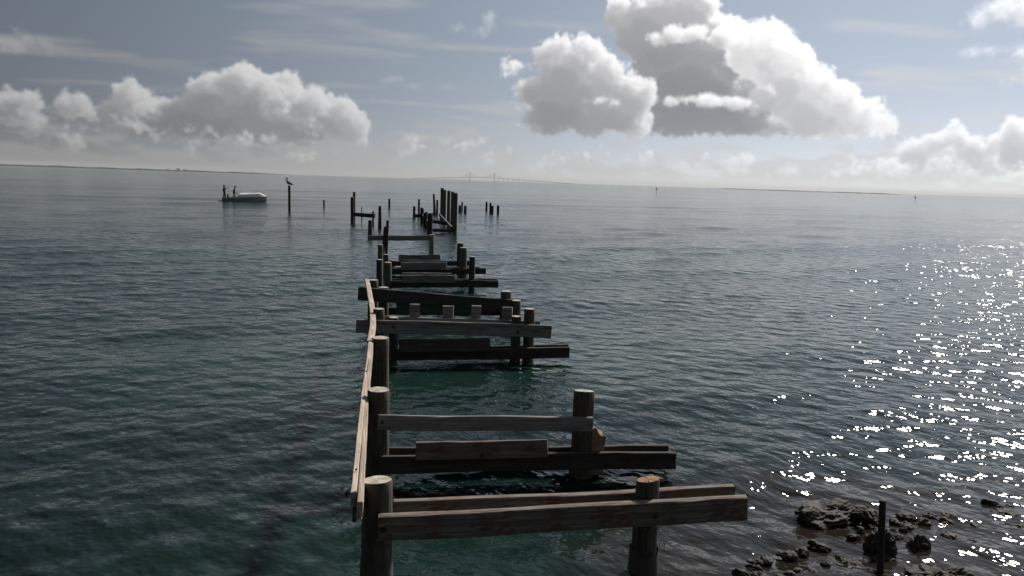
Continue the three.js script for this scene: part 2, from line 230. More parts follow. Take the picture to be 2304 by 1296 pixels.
// a round timber from its own origin (at the water) up; rough outline, drying cracks, worn rim. top edge is where the end grain starts
function pole(r0, top, o = {}) {
  const seed = o.seed || 1, rr = rng(seed), seg = o.seg || 28, bottom = o.bottom ?? -0.7, hs = o.hs || Math.max(8, Math.ceil((top - bottom) / 0.12)), tip = o.tip ?? 0.96, lx = o.lean ? o.lean[0] : 0, lz = o.lean ? o.lean[1] : 0, slant = o.slant || 0, sa = rr() * 6.28;
  const cr = Array.from({ length: o.cracks ?? 5 }, () => [rr() * 6.283, 0.03 + 0.05 * rr(), 0.05 + 0.09 * rr()]), pos = [], uv = [], idx = [], rows = [];
  for (let i = 0; i <= hs; i++) rows.push([bottom + (top - 0.012 - bottom) * i / hs, 1]); rows.push([top, 0.93]);
  const rad = (a, y, f) => { let k = 1 + 0.05 * (vnoise(Math.cos(a) * 1.6 + 9, Math.sin(a) * 1.6 + y * 0.8, seed) - 0.5) * 2 + 0.02 * (vnoise(a * 5, y * 6, seed + 1) - 0.5); for (const [ca, cw, cd] of cr) { let d = Math.abs(((a - ca + 0.1 * Math.sin(y * 3 + ca) + 9.425) % 6.283) - 3.1416); k -= cd * Math.max(0, 1 - d / cw); } return r0 * k * f * (1 + (tip - 1) * (y - bottom) / (top - bottom)); };
  const put = (a, y, f) => { const R = rad(a, y, f), t = (y - 0) / Math.max(0.1, top), yy = y + slant * Math.cos(a - sa) * clamp((y - bottom) / (top - bottom)) ** 6; return [Math.cos(a) * R + lx * t, yy, Math.sin(a) * R + lz * t]; };
  for (const [y, f] of rows) for (let j = 0; j <= seg; j++) { const a = j / seg * 2 * Math.PI; pos.push(...put(a, y, f)); uv.push(y + seed * 0.37, a * r0 + seed * 0.21); }
  for (let i = 0; i < rows.length - 1; i++) for (let j = 0; j < seg; j++) { const a = i * (seg + 1) + j, b = a + seg + 1; idx.push(a, b, a + 1, a + 1, b, b + 1); }
  const shaft = new THREE.BufferGeometry(); shaft.setAttribute('position', new THREE.Float32BufferAttribute(pos, 3)); shaft.setAttribute('uv', new THREE.Float32BufferAttribute(uv, 2)); shaft.setIndex(idx);
  const tp = [], tu = [], ti = [], rings = 4; const cx = lx, cz = lz; tp.push(cx, top + 0.006, cz); tu.push(0, 0);
  for (let k = 1; k <= rings; k++) for (let j = 0; j < seg; j++) { const a = j / seg * 2 * Math.PI, e = put(a, top, 0.93), f = k / rings, x = cx + (e[0] - cx) * f, z = cz + (e[2] - cz) * f; tp.push(x, top + (e[1] - top) * f + (k < rings ? 0.006 * (1 - f) + 0.004 * (hash2(j, k, seed) - 0.5) : 0), z); tu.push(Math.hypot(x - cx, z - cz) * 0.6, Math.atan2(z - cz, x - cx) * r0 * 0.7); }
  for (let j = 0; j < seg; j++) ti.push(0, 1 + (j + 1) % seg, 1 + j);
  for (let k = 0; k < rings - 1; k++) for (let j = 0; j < seg; j++) { const a = 1 + k * seg + j, b = 1 + k * seg + (j + 1) % seg, c2 = a + seg, d = b + seg; ti.push(a, b, c2, b, d, c2); }
  const cap = new THREE.BufferGeometry(); cap.setAttribute('position', new THREE.Float32BufferAttribute(tp, 3)); cap.setAttribute('uv', new THREE.Float32BufferAttribute(tu, 2)); cap.setIndex(ti);
  return [toCreasedNormals(shaft, 1.0), toCreasedNormals(cap, 0.8)];
}
const shift = (g, x, y, z) => { g.translate(x, y, z); return g; };
let pileSeed = 100;
function crust(r, seed) { // lumpy growth round a pile at the waterline, ragged along its upper edge
  const seg = 40, rows = 14, pos = [], idx = []; for (let i = 0; i <= rows; i++) for (let j = 0; j <= seg; j++) { const a = (j % seg) / seg * 6.2832, t = i / rows, top = 0.1 + 0.14 * vnoise(Math.cos(a) * 3 + 5, Math.sin(a) * 3, seed), y = -0.25 + (top + 0.25) * t, R = r * (1.0 + 0.10 * Math.sqrt(1 - t * 0.98) + 0.12 * (hash2(j % seg, i, seed) - 0.4) * (1 - t)) ; pos.push(Math.cos(a) * R, y, Math.sin(a) * R); }
  for (let i = 0; i < rows; i++) for (let j = 0; j < seg; j++) { const a = i * (seg + 1) + j, b = a + seg + 1; idx.push(a, b, a + 1, a + 1, b, b + 1); }
  const g = new THREE.BufferGeometry(); g.setAttribute('position', new THREE.Float32BufferAttribute(pos, 3)); g.setIndex(idx); return toCreasedNormals(g, 0.4);
}
// a pile as a part of a bent (x, z from the bent's origin)
function pilePart(parent, x, z, top, r, mat, o = {}) { const [a, b] = pole(r, top, { seed: pileSeed++, ...o }); const p = part(parent, 'pile', shift(a, x, 0, z), mat, o.label); part(p, 'end_grain', shift(b, x, 0, z), o.end || M.end); if (o.seg >= 28 || !o.seg) part(p, 'barnacle_crust', shift(crust(r, pileSeed), x, 0, z), M.crust); return p; }
function lonePile(x, z, top, r, label, mat = M.pileDark, o = {}, group = 'lone piles standing in the water') { const g = thing(o.name || 'timber_pile', label, 'pile', [x, 0, z], 0, group), [a, b] = pole(r, top, { seed: pileSeed++, seg: 16, ...o }); part(g, 'shaft', a, mat); part(g, 'end_grain', b, o.end || M.end); return g; }
function bolt(parent, x, y, z, r = 0.022) { const g = new THREE.CylinderGeometry(r, r * 1.08, 0.02, 6); g.rotateX(Math.PI / 2); part(parent, 'bolt', shift(g, x, y, z), M.iron); }

// ---------------------------------------------------------------- the sea: one sheet to the horizon, finer cells near the pier
function makeSea() {
  const axis = (lo, hi, cell, grow, far0, far1) => { const a = []; for (let v = lo; v <= hi; v += cell) a.push(v); const up = [], dn = []; let s = cell, v = a[a.length - 1]; while (v < far1) { s *= grow; v += s; up.push(v); } s = cell; v = lo; while (v > far0) { s *= grow; v -= s; dn.push(v); } return [...dn.reverse(), ...a, ...up]; };
  const xs = axis(-9, 19, 0.085, 1.028, -26000, 26000), zs = axis(2.5, 30, 0.075, 1.016, -400, 26000).map((v) => -v);
  const r = rng(9), waves = [];
  for (let i = 0; i < 64; i++) { // short steep chop on a low swell
    const f = i / 63, L = 0.36 * Math.pow(60, f) * (0.9 + 0.2 * r()), k = 2 * Math.PI / L, sp = 0.8 - 0.4 * f, th = 0.25 + sp * (r() + r() + r() - 1.5) * 1.25;
    const slope = 0.0115 * (L < 3 ? 1 : Math.pow(3 / L, 0.5)); waves.push([k * Math.sin(th), k * Math.cos(th), r() * 6.283, slope / k, L, slope]);
  }
  const nx = xs.length, nz = zs.length, pos = new Float32Array(nx * nz * 3), nor = new Float32Array(nx * nz * 3), uv = new Float32Array(nx * nz * 2), col = new Float32Array(nx * nz * 3);
  const cellX = xs.map((v, i) => Math.abs((xs[Math.min(nx - 1, i + 1)] - xs[Math.max(0, i - 1)]) / 2)), cellZ = zs.map((v, i) => Math.abs((zs[Math.min(nz - 1, i + 1)] - zs[Math.max(0, i - 1)]) / 2));
  for (let j = 0, p = 0; j < nz; j++) for (let i = 0; i < nx; i++, p++) {
    const x = xs[i], z = zs[j], cell = Math.max(cellX[i], cellZ[j]); let h = 0, gx = 0, gz = 0;
    const gust = cell < 60 ? 0.25 + 1.5 * fbm(x * 0.05 + 3, z * 0.08, 41, 4) : 1;
    for (let w = 0; w < 64; w++) { const W = waves[w]; if (W[4] < 3 * cell) continue; const f = Math.min(1, (W[4] / cell - 3) / 3) * gust, a = W[0] * x + W[1] * z + W[2], c = Math.cos(a), s = Math.sin(a); h += f * W[3] * (s - 0.0); gx += f * W[5] * c * W[0] / Math.hypot(W[0], W[1]); gz += f * W[5] * c * W[1] / Math.hypot(W[0], W[1]); }
    pos[3 * p] = x; pos[3 * p + 1] = h; pos[3 * p + 2] = z; const l = 1 / Math.hypot(gx, 1, gz); nor[3 * p] = -gx * l; nor[3 * p + 1] = l; nor[3 * p + 2] = -gz * l;
    const wx = cell < 200 ? 1.6 * (vnoise(x * 0.11, z * 0.11, 51) - 0.5) : 0, wz = cell < 200 ? 1.6 * (vnoise(x * 0.13 + 7, z * 0.13, 52) - 0.5) : 0; uv[2 * p] = (x + wx) / 8; uv[2 * p + 1] = -(z + wz) / 8;
    // sea grass, sand and turbid patches showing through the water
    const a = smooth(0.38, 0.66, fbm(x * 0.16, z * 0.22, 61, 4)), b = smooth(0.35, 0.7, fbm(x * 0.03 + 5, z * 0.04, 63, 4));
    const sh = smooth(0.5, -0.5, (Math.hypot((x - 5.4) / 3.4, (z + 5.6) / 2.3) - 1) * 1.2 + (fbm(x * 1.1, z * 1.1, 65, 3) - 0.5) * 1.4);
    for (let c = 0; c < 3; c++) { let v = [0.0058, 0.0175, 0.0165][c] * (1 - a) + [0.0105, 0.029, 0.0235][c] * a; v = v * (0.75 + 0.5 * b); v = v * (1 - sh) + [0.020, 0.015, 0.011][c] * sh; col[3 * p + c] = v; }
  }
  const idx = new Uint32Array((nx - 1) * (nz - 1) * 6); let q = 0; for (let j = 0; j < nz - 1; j++) for (let i = 0; i < nx - 1; i++) { const a = j * nx + i, b = a + nx; idx[q++] = a; idx[q++] = a + 1; idx[q++] = b; idx[q++] = a + 1; idx[q++] = b + 1; idx[q++] = b; }
  const g = new THREE.BufferGeometry(); g.setAttribute('position', new THREE.BufferAttribute(pos, 3)); g.setAttribute('normal', new THREE.BufferAttribute(nor, 3)); g.setAttribute('uv', new THREE.BufferAttribute(uv, 2)); g.setAttribute('color', new THREE.BufferAttribute(col, 3)); g.setIndex(new THREE.BufferAttribute(idx, 1));
  // ripples too small for the sheet: a tiling normal map, 8 m a side
  const N = 1024, sx = new Float32Array(N * N), sz = new Float32Array(N * N), rr = rng(19);
  for (let w = 0; w < 150; w++) {
    const L = 0.05 * Math.pow(18, Math.pow(rr(), 0.8)), th = 0.3 + (rr() + rr() + rr() - 1.5) * 1.7, m = Math.round(8 / L * Math.sin(th)), n = Math.round(8 / L * Math.cos(th)), k = Math.hypot(m, n) || 1, A = 0.014 * (0.6 + 0.8 * rr()), ph = rr() * 6.283, tx = new Float32Array(2 * N);
    for (let i = 0; i < N; i++) { tx[2 * i] = Math.cos(2 * Math.PI * m * i / N + ph); tx[2 * i + 1] = Math.sin(2 * Math.PI * m * i / N + ph); }
    for (let j = 0, p = 0; j < N; j++) { const c = Math.cos(2 * Math.PI * n * j / N), s = Math.sin(2 * Math.PI * n * j / N), am = A * m / k, an = A * n / k; for (let i = 0; i < N; i++, p++) { const v = tx[2 * i] * c - tx[2 * i + 1] * s; sx[p] += am * v; sz[p] += an * v; } }
  }
  const d = new Uint8Array(N * N * 4); for (let p = 0; p < N * N; p++) { const l = 1 / Math.hypot(sx[p], sz[p], 1); d[4 * p] = 127.5 - 127.5 * sx[p] * l; d[4 * p + 1] = 127.5 - 127.5 * sz[p] * l; d[4 * p + 2] = 127.5 + 127.5 * l; d[4 * p + 3] = 255; }
  const t = new THREE.DataTexture(d, N, N); t.wrapS = t.wrapT = THREE.RepeatWrapping; t.magFilter = THREE.LinearFilter; t.needsUpdate = true;
  return [g, new THREE.MeshPhysicalMaterial({ color: 0xffffff, vertexColors: true, normalMap: t, normalScale: new THREE.Vector2(1, 1), roughness: 0.06, ior: 1.33, specularIntensity: 0.85 })];
}
structure('sea', 'grey green bay water with small chop reaching to the horizon', ...makeSea());

// ---------------------------------------------------------------- far shores and the bridge
function shore(az0, az1, dist, height, seed) { // a low wooded strip: a rounded bank with an uneven tree line on it
  const n = 260, pos = [], idx = [], prof = [[0, -1], [0.0, 0.7], [40, 1], [160, 0.9], [260, -0.1]];
  for (let i = 0; i <= n; i++) { const f = i / n, a = (az0 + (az1 - az0) * f) * D2R, e = smooth(0, 0.12, f) * smooth(1, 0.88, f), hh = height * e * (0.45 + 0.9 * fbm(i * 0.09, 3, seed, 4)); for (const [d, y] of prof) { const R = dist + d; pos.push(R * Math.sin(a), y < 0 ? y : y * hh * (0.85 + 0.3 * hash2(i, d, seed)), -R * Math.cos(a)); } }
  const m = prof.length; for (let i = 0; i < n; i++) for (let j = 0; j < m - 1; j++) { const a = i * m + j, b = a + m; idx.push(a, a + 1, b, a + 1, b + 1, b); }
  const g = new THREE.BufferGeometry(); g.setAttribute('position', new THREE.Float32BufferAttribute(pos, 3)); g.setIndex(idx); g.computeVertexNormals(); return g;
}
const shoreMat = new THREE.MeshStandardMaterial({ color: lin(0.045, 0.06, 0.04), roughness: 1, side: THREE.DoubleSide });
structure('far_shore', 'low dark wooded shore along the left horizon', shore(-34, -6, 10500, 19, 4), shoreMat);
structure('far_shore', 'faint low shore on the right horizon', shore(24, 37, 15000, 14, 8), shoreMat);
{ // a few far blocks on the left shore
  const mat = new THREE.MeshStandardMaterial({ color: lin(0.3, 0.29, 0.28), roughness: 0.9 });
  [[-14.6, 20, 60, 'low pale far building beside the tallest block on the left horizon'], [-13.95, 34, 42, 'tallest far building on the left horizon'], [-13.5, 24, 55, 'far building right of the tallest block on the left horizon']].forEach(([az, h, w, label]) => {
    const s = new THREE.Shape([[-w / 2, 0], [w / 2, 0], [w / 2, h], [w * 0.2, h], [w * 0.2, h * 1.12], [-w * 0.15, h * 1.12], [-w * 0.15, h], [-w / 2, h]].map(([x, y]) => new THREE.Vector2(x, y))), g = new THREE.ExtrudeGeometry(s, { depth: 30, bevelEnabled: false }), m = single('far_building', label, 'building', g, mat, 'far buildings');
    m.position.set(10480 * Math.sin(az * D2R), 0, -10480 * Math.cos(az * D2R)); m.rotation.y = -az * D2R;
  });
}
{ // cable-stayed bridge, 11.5 km off, long ramps on piers
  const az = 7.4, br = thing('cable_stayed_bridge', 'faint far cable stayed bridge with two towers on the horizon', 'bridge', [11500 * Math.sin(az * D2R), 0, -11500 * Math.cos(az * D2R)], -az * D2R);
  const steel = new THREE.MeshStandardMaterial({ color: lin(0.3, 0.29, 0.28), roughness: 0.8 }), deckY = (x) => 5 + 50 * Math.max(0, 1 - Math.pow(Math.abs(x) / (x < 0 ? 1050 : 1400), 1.5));
  const pts = []; for (let i = 0; i <= 60; i++) pts.push([-1050 + 2450 * i / 60, deckY(-1050 + 2450 * i / 60), 0]);
  part(br, 'deck', board(pts, 29, 5, { n: 90, warp: 0, chamfer: 0.5 }), steel);
  for (const x of [-183, 183]) {
    const tw = mergeGeometries([new THREE.CylinderGeometry(2.6, 4.5, 131, 10).translate(x, 65.5, 0), new THREE.CylinderGeometry(7, 9, 10, 12).translate(x, 4, 0)]); part(br, 'tower', tw, steel);
    const cb = []; for (let k = 1; k <= 10; k++) for (const s of [-1, 1]) { const a = new THREE.Vector3(x, 75 + 5 * k, 0), b = new THREE.Vector3(x + s * 17 * k, deckY(x + s * 17 * k), 0); cb.push(new THREE.TubeGeometry(new THREE.LineCurve3(a, b), 1, 0.45, 5)); } part(br, 'stay_cables', mergeGeometries(cb), steel);
  }
  for (let x = -950; x <= 1300; x += 75) if (Math.abs(x) > 230) part(br, 'pier', new THREE.CylinderGeometry(2.5, 3, deckY(x), 8).translate(x, deckY(x) / 2 - 4, 0), steel);
}
function marker(az, dist, label) { // channel mark: pile, board and lamp
  const g = thing('channel_marker', label, 'marker', [dist * Math.sin(az * D2R), 0, -dist * Math.cos(az * D2R)], -az * D2R, 'channel markers'), dark = new THREE.MeshStandardMaterial({ color: lin(0.06, 0.06, 0.055), roughness: 0.8 });
  part(g, 'post', pole(0.2, 3.4, { seed: 7, seg: 12 })[0], M.pileDark);
  part(g, 'day_board', new THREE.ExtrudeGeometry(new THREE.Shape([[-0.8, 0], [0.8, 0], [0.8, 1.6], [-0.8, 1.6]].map((p) => new THREE.Vector2(...p))), { depth: 0.06, bevelSize: 0.02, bevelThickness: 0.02, bevelSegments: 1 }).translate(0, 1.9, 0.22), dark);
  part(g, 'lamp', new THREE.CylinderGeometry(0.12, 0.16, 0.3, 10).translate(0, 3.56, 0), dark); g.scale.setScalar(0.6);
}
marker(20.4, 520, 'small dark channel marker on the water right of the bridge');
marker(37.6, 640, 'tiny far channel marker near the right end of the horizon');

// ---------------------------------------------------------------- the pier: bents (piles bolted between cross beams)
const BENTS = 'ruined pier bents';
{ // nearest bent
  const b = thing('pier_bent', 'nearest pier bent with brown double cross beam, handrail end beside its left pile', 'pier bent', [0, 0, -5.95], 0, BENTS);
  pilePart(b, -0.02, 0, 0.87, 0.128, M.pile, { seg: 44, slant: 0.012 }); pilePart(b, 2.29, 0, 0.79, 0.122, M.pile, { seg: 44, tip: 0.84, end: M.endOrange, slant: 0.02, cracks: 8 });
  const f = part(b, 'cross_beam', board([[0.0, 0.645, 0.17], [3.12, 0.672, 0.17]], 0.075, 0.21), M.beam); bolt(f, 2.29, 0.55, 0.212); bolt(f, 0.03, 0.54, 0.212);
  part(b, 'cross_beam', board([[0.13, 0.615, -0.16], [3.17, 0.632, -0.16]], 0.075, 0.2), M.beam);
}
{ // second bent
  const b = thing('pier_bent', 'second pier bent with grey upper rail and dark beams close to the water', 'pier bent', [0, 0, -8.1], 0, BENTS);
  pilePart(b, -0.02, 0, 1.02, 0.124, M.pile, { seg: 40 }); pilePart(b, 2.29, 0, 0.97, 0.127, M.pile, { seg: 40, slant: 0.018 });
  const u = part(b, 'upper_rail', board([[-0.02, 0.79, 0.16], [2.35, 0.705, 0.16]], 0.045, 0.165), M.beamGrey, 'grey upper rail board'); bolt(u, 0.02, 0.71, 0.19, 0.016);
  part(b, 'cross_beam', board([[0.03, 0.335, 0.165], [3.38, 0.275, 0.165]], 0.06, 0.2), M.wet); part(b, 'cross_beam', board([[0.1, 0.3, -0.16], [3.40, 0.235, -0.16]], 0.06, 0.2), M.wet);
  const s = part(b, 'spacer_board', board([[0.39, 0.485, 0.22], [1.83, 0.475, 0.22]], 0.045, 0.2), M.beam, 'short board on the cross beam'); bolt(s, 1.1, 0.33, 0.252, 0.02);
  // splintered tan block beside the right pile
  const pr = new THREE.Shape(); pr.moveTo(2.385, 0.0); pr.lineTo(2.385, 0.56); pr.lineTo(2.42, 0.545); pr.lineTo(2.45, 0.48); pr.lineTo(2.49, 0.462); pr.lineTo(2.525, 0.455); pr.lineTo(2.54, 0.42); pr.lineTo(2.525, 0.3); pr.lineTo(2.53, 0.0);
  const bg = new THREE.ExtrudeGeometry(pr, { depth: 0.17, bevelEnabled: true, bevelSize: 0.008, bevelThickness: 0.012, bevelSegments: 2, steps: 3 }), bp = bg.attributes.position; for (let i = 0; i < bp.count; i++) { const x = bp.getX(i), y = bp.getY(i), z = bp.getZ(i); bp.setXYZ(i, x + 0.012 * (vnoise(y * 14, z * 14, 7) - 0.5), y + (y > 0.3 ? 0.07 * (vnoise(x * 40, z * 30, 8) - 0.5) : 0), z); } bg.computeVertexNormals(); bg.translate(0, 0, -0.085);
  part(b, 'splintered_block', bg, M.tan, 'splintered tan wood block beside the right pile');
}
lonePile(-0.01, -11.0, 0.985, 0.132, 'stout pile just beyond the second bent, handrail resting against it', M.pile, { seg: 36 });
{ // third bent
  const b = thing('pier_bent', 'third pier bent with long grey upper beam and twin right piles', 'pier bent', [0, 0, -13.35], 0, BENTS);
  pilePart(b, -0.04, 0, 1.01, 0.1, M.pile); pilePart(b, 0.22, 0.02, 0.86, 0.088, M.pileDark); pilePart(b, 2.43, 0, 0.88, 0.093, M.pile); pilePart(b, 2.67, 0, 1.02, 0.1, M.pile);
  const u = part(b, 'upper_beam', board([[-0.42, 0.855, 0.17], [3.06, 0.745, 0.17]], 0.06, 0.235), M.beamGrey, 'long grey upper beam'); bolt(u, 0.22, 0.72, 0.206, 0.026); bolt(u, 2.43, 0.63, 0.206, 0.026);
  part(b, 'upper_beam', board([[-0.1, 0.86, -0.15], [2.9, 0.76, -0.15]], 0.05, 0.2), M.beamGrey);
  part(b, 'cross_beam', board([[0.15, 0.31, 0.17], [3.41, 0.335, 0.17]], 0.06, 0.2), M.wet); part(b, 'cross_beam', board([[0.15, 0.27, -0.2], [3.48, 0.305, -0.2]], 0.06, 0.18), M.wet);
  part(b, 'spacer_board', board([[0.31, 0.52, 0.225], [1.93, 0.515, 0.225]], 0.045, 0.24), M.pile);
  for (const [x, t] of [[0.6, 1.06], [1.21, 1.025], [1.72, 1.035], [2.3, 1.01]]) part(b, 'post', board([[x - 0.09, t, -0.215], [x + 0.09, t, -0.215]], 0.07, 0.4, { n: 3 }), M.beamGrey, 'short upright stub behind the upper beam');
}
{ // fourth bent: a wide dark sagging beam
  const b = thing('pier_bent', 'fourth pier bent with wide dark beam sloping down to the right', 'pier bent', [0, 0, -17.5], 0, BENTS);
  pilePart(b, 0.05, 0, 0.8, 0.122, M.pile); pilePart(b, 2.92, 0, 0.73, 0.135, M.pileGreen); pilePart(b, 3.16, 0.05, 0.52, 0.122, M.pileGreen);
  part(b, 'wide_beam', board([[-0.5, 0.82, 0.175], [3.05, 0.555, 0.175]], 0.07, 0.3), M.pileDark, 'wide dark sloping beam'); part(b, 'wide_beam', board([[0.35, 0.49, 0.17], [2.25, 0.40, 0.17]], 0.06, 0.26), M.pileDark);
  part(b, 'cross_beam', board([[0.0, 0.3, -0.16], [3.3, 0.3, -0.16]], 0.06, 0.18), M.wet);
}
lonePile(-0.19, -17.95, 0.91, 0.125, 'pile at the far end of the handrail', M.pile, { seg: 24 });
{ // fifth and sixth and seventh
  const b = thing('pier_bent', 'fifth pier bent, short board on its beam and single slim right pile', 'pier bent', [0, 0, -22.5], 0, BENTS);
  pilePart(b, 0.19, 0, 0.83, 0.112, M.pileGreen, { seg: 20 }); pilePart(b, -0.06, -0.4, 0.87, 0.1, M.pileDark, { seg: 20 }); pilePart(b, 2.69, 0, 1.04, 0.096, M.pileDark, { seg: 20 });
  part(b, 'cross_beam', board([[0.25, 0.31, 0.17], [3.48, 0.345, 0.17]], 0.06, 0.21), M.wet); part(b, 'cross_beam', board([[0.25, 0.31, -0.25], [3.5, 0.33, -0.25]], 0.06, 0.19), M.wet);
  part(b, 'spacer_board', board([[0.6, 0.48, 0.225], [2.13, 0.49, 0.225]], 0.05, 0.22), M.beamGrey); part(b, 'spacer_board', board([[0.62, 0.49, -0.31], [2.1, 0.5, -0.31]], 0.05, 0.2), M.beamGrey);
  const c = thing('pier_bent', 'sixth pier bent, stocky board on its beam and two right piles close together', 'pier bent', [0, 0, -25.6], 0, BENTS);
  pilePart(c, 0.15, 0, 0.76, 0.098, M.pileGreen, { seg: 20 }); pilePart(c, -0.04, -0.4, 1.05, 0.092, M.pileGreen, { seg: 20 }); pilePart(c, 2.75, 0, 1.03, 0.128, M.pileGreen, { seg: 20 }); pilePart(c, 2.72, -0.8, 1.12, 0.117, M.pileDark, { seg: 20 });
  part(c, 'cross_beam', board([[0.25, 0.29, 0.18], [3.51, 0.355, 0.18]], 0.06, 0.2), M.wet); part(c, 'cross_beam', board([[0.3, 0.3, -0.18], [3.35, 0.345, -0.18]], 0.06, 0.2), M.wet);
  part(c, 'spacer_board', board([[0.65, 0.52, 0.235], [2.16, 0.545, 0.235]], 0.05, 0.26), M.beamGrey); part(c, 'spacer_board', board([[0.65, 0.55, -0.24], [2.1, 0.56, -0.24]], 0.05, 0.24), M.beamGrey);
  const d = thing('pier_bent', 'seventh pier bent, low beam with a short dark board and no tall piles', 'pier bent', [0, 0, -28.1], 0, BENTS);
  pilePart(d, 0.4, 0, 0.3, 0.1, M.pileDark, { seg: 20 }); pilePart(d, 3.1, 0, 0.33, 0.1, M.pileDark, { seg: 20 });
  part(d, 'cross_beam', board([[0.3, 0.28, 0.17], [3.32, 0.325, 0.17]], 0.06, 0.18), M.wet); part(d, 'spacer_board', board([[0.62, 0.515, 0.225], [2.14, 0.55, 0.225]], 0.05, 0.27), M.beamGrey);
}
{ // eighth bent: pale rail on a right pile, thin leaning pair at its left
  const b = thing('pier_bent', 'eighth pier bent with one long bare rail between left posts and a right pile', 'pier bent', [0, 0, -33.6], 0, BENTS);
  pilePart(b, 2.2, -0.2, 0.86, 0.118, M.beamGrey, { seg: 20 }); pilePart(b, 0.2, 0.25, 1.48, 0.066, M.pileDark, { seg: 16, lean: [0.05, 0] }); pilePart(b, 0.05, 0.25, 1.2, 0.07, M.pileDark, { seg: 16, lean: [0.1, 0] });
  part(b, 'upper_rail', board([[-0.6, 0.79, 0.1], [2.2, 0.84, 0.1]], 0.06, 0.22), M.beamGrey);
}
// the long handrail along the left piles
{
  const h = thing('handrail', 'long weathered plank handrail along the left piles', 'handrail', [0, 0, 0]);
  const a = part(h, 'plank', board([[-0.2, 0.935, -5.6], [-0.188, 0.94, -7.1], [-0.176, 0.945, -8.7], [-0.165, 0.945, -10.1], [-0.16, 0.945, -11.15]], 0.048, 0.14), M.rail);
  const c = part(h, 'plank', board([[-0.148, 0.92, -5.42], [-0.147, 0.925, -7.1], [-0.143, 0.935, -8.7], [-0.14, 0.94, -10.1], [-0.132, 0.94, -11.3]], 0.045, 0.135), M.rail);
  const d = part(h, 'plank', board([[-0.15, 0.965, -10.9], [-0.135, 0.95, -12.2], [-0.15, 0.93, -13.6], [-0.235, 0.93, -15.7], [-0.335, 0.95, -17.75]], 0.1, 0.05), M.rail);
  const e = part(h, 'plank', board([[-0.185, 0.80, -5.58], [-0.178, 0.8, -6.6]], 0.04, 0.12), M.pileDark, 'short dark plank under the near end');
  for (const [z, x] of [[-6.0, -0.17], [-8.0, -0.165], [-9.2, -0.155], [-10.9, -0.15]]) { const g = new THREE.CylinderGeometry(0.009, 0.009, 0.012, 8); part(a, 'nail', shift(g, x - 0.02, 0.944, z), M.iron); }
}

// ---------------------------------------------------------------- farther piles
const FAR = 'far piles of the broken pier head';
{
  const rowR = [[4.52, -47.2, 2.51, 0.124], [4.85, -52.9, 2.5, 0.139], [5.09, -58.9, 2.47, 0.138], [5.15, -63.4, 2.47, 0.129], [5.15, -66.3, 2.58, 0.154]], rowL = [[2.9, -46.4, 1.14, 0.162], [2.96, -52.3, 0.97, 0.152], [3.05, -58.7, 1.02, 0.154]];
  const word = ['nearest', 'second', 'third', 'fourth', 'farthest'];
  rowR.forEach(([x, z, t, r], i) => lonePile(x, z, t, r, `tall greenish pile, ${word[i]} of the row of five right of the pier head`, M.pileGreen, { name: 'tall_pile', cracks: 3 }, 'row of tall piles'));
  rowL.forEach(([x, z, t, r], i) => lonePile(x, z, t, r, `${['nearest', 'middle', 'farthest'][i]} of three broken dark stubs left of the tall pile row`, M.wet, { slant: 0.12, cracks: 9 }, FAR));
  single('cross_beam', 'low dark beam from a broken stub to the nearest tall pile', 'beam', board([[2.85, 0.3, -46.6], [4.45, 0.28, -47.05]], 0.1, 0.2), M.wet);
  single('cross_beam', 'dark beam between the middle stub and the second tall pile', 'beam', board([[2.9, 0.62, -52.4], [4.8, 0.35, -52.75]], 0.1, 0.24), M.wet);
  single('cross_beam', 'short dark beam on the farthest stub left of the tall row', 'beam', board([[2.4, 0.6, -58.5], [3.9, 0.75, -58.5]], 0.1, 0.26), M.wet);
  single('stringer_beam', 'long low stringer running along the foot of the tall pile row', 'beam', board([[4.32, 0.42, -47.3], [4.95, 0.35, -66.2]], 0.14, 0.22), M.pile);
  single('stringer_beam', 'long dark stringer along the broken stubs', 'beam', board([[2.98, 0.55, -46.6], [3.1, 0.62, -58.6]], 0.14, 0.22), M.wet);
}
lonePile(4.98, -72.8, 1.94, 0.17, 'tapering pile leaning at the far left of the tall row', M.pileGreen, { tip: 0.55, lean: [-0.12, 0] }, FAR);
lonePile(5.15, -72.0, 1.38, 0.105, 'short slim pile beside the leaning tapering one', M.pileGreen, {}, FAR);
lonePile(-0.67, -44.6, 0.85, 0.142, 'thick stub pile left of the eighth bent rail', M.pile, { tip: 0.75 }, FAR);
lonePile(-0.13, -49.9, 1.49, 0.144, 'pile with a narrowed neck beyond the eighth bent', M.pileDark, { tip: 0.62 }, FAR);
lonePile(-2.13, -56.6, 1.84, 0.13, 'nearer of the two tall dark piles at the left end', M.pileDark, {}, FAR);
lonePile(-2.18, -61.5, 2.11, 0.106, 'taller rear one of the two dark piles at the left end', M.pileDark, {}, FAR);
single('cross_beam', 'dark low beam running right from the two left end piles', 'beam', board([[-2.05, 0.72, -56.5], [-0.5, 0.7, -55.5]], 0.1, 0.28), M.wet);
lonePile(-0.62, -55.3, 0.9, 0.07, 'thin post under the right end of the low left beam', M.pileDark, { bottom: -0.7 }, FAR);
lonePile(-1.59, -61.8, 0.95, 0.06, 'tiny stub behind the low left beam', M.pileDark, { tip: 0.5 }, FAR);
lonePile(0.81, -86.5, 0.99, 0.125, 'lone far pile in open water above the gap between left and right piles', M.pileDark, {}, FAR);
lonePile(-6.17, -84.2, 0.72, 0.096, 'short lone far pile between the bird pile and the left end piles', M.pileDark, {}, FAR);
lonePile(-8.33, -71.8, 2.3, 0.118, 'slender lone pile with a pelican on top', M.pileDark, {}, FAR);
lonePile(2.71, -65.2, 0.98, 0.114, 'short dark pile at the left of the pier head stubs', M.pileDark, {}, FAR);
lonePile(3.19, -66.9, 1.55, 0.097, 'slim taller pile rising behind the pier head stubs', M.pileDark, {}, FAR);
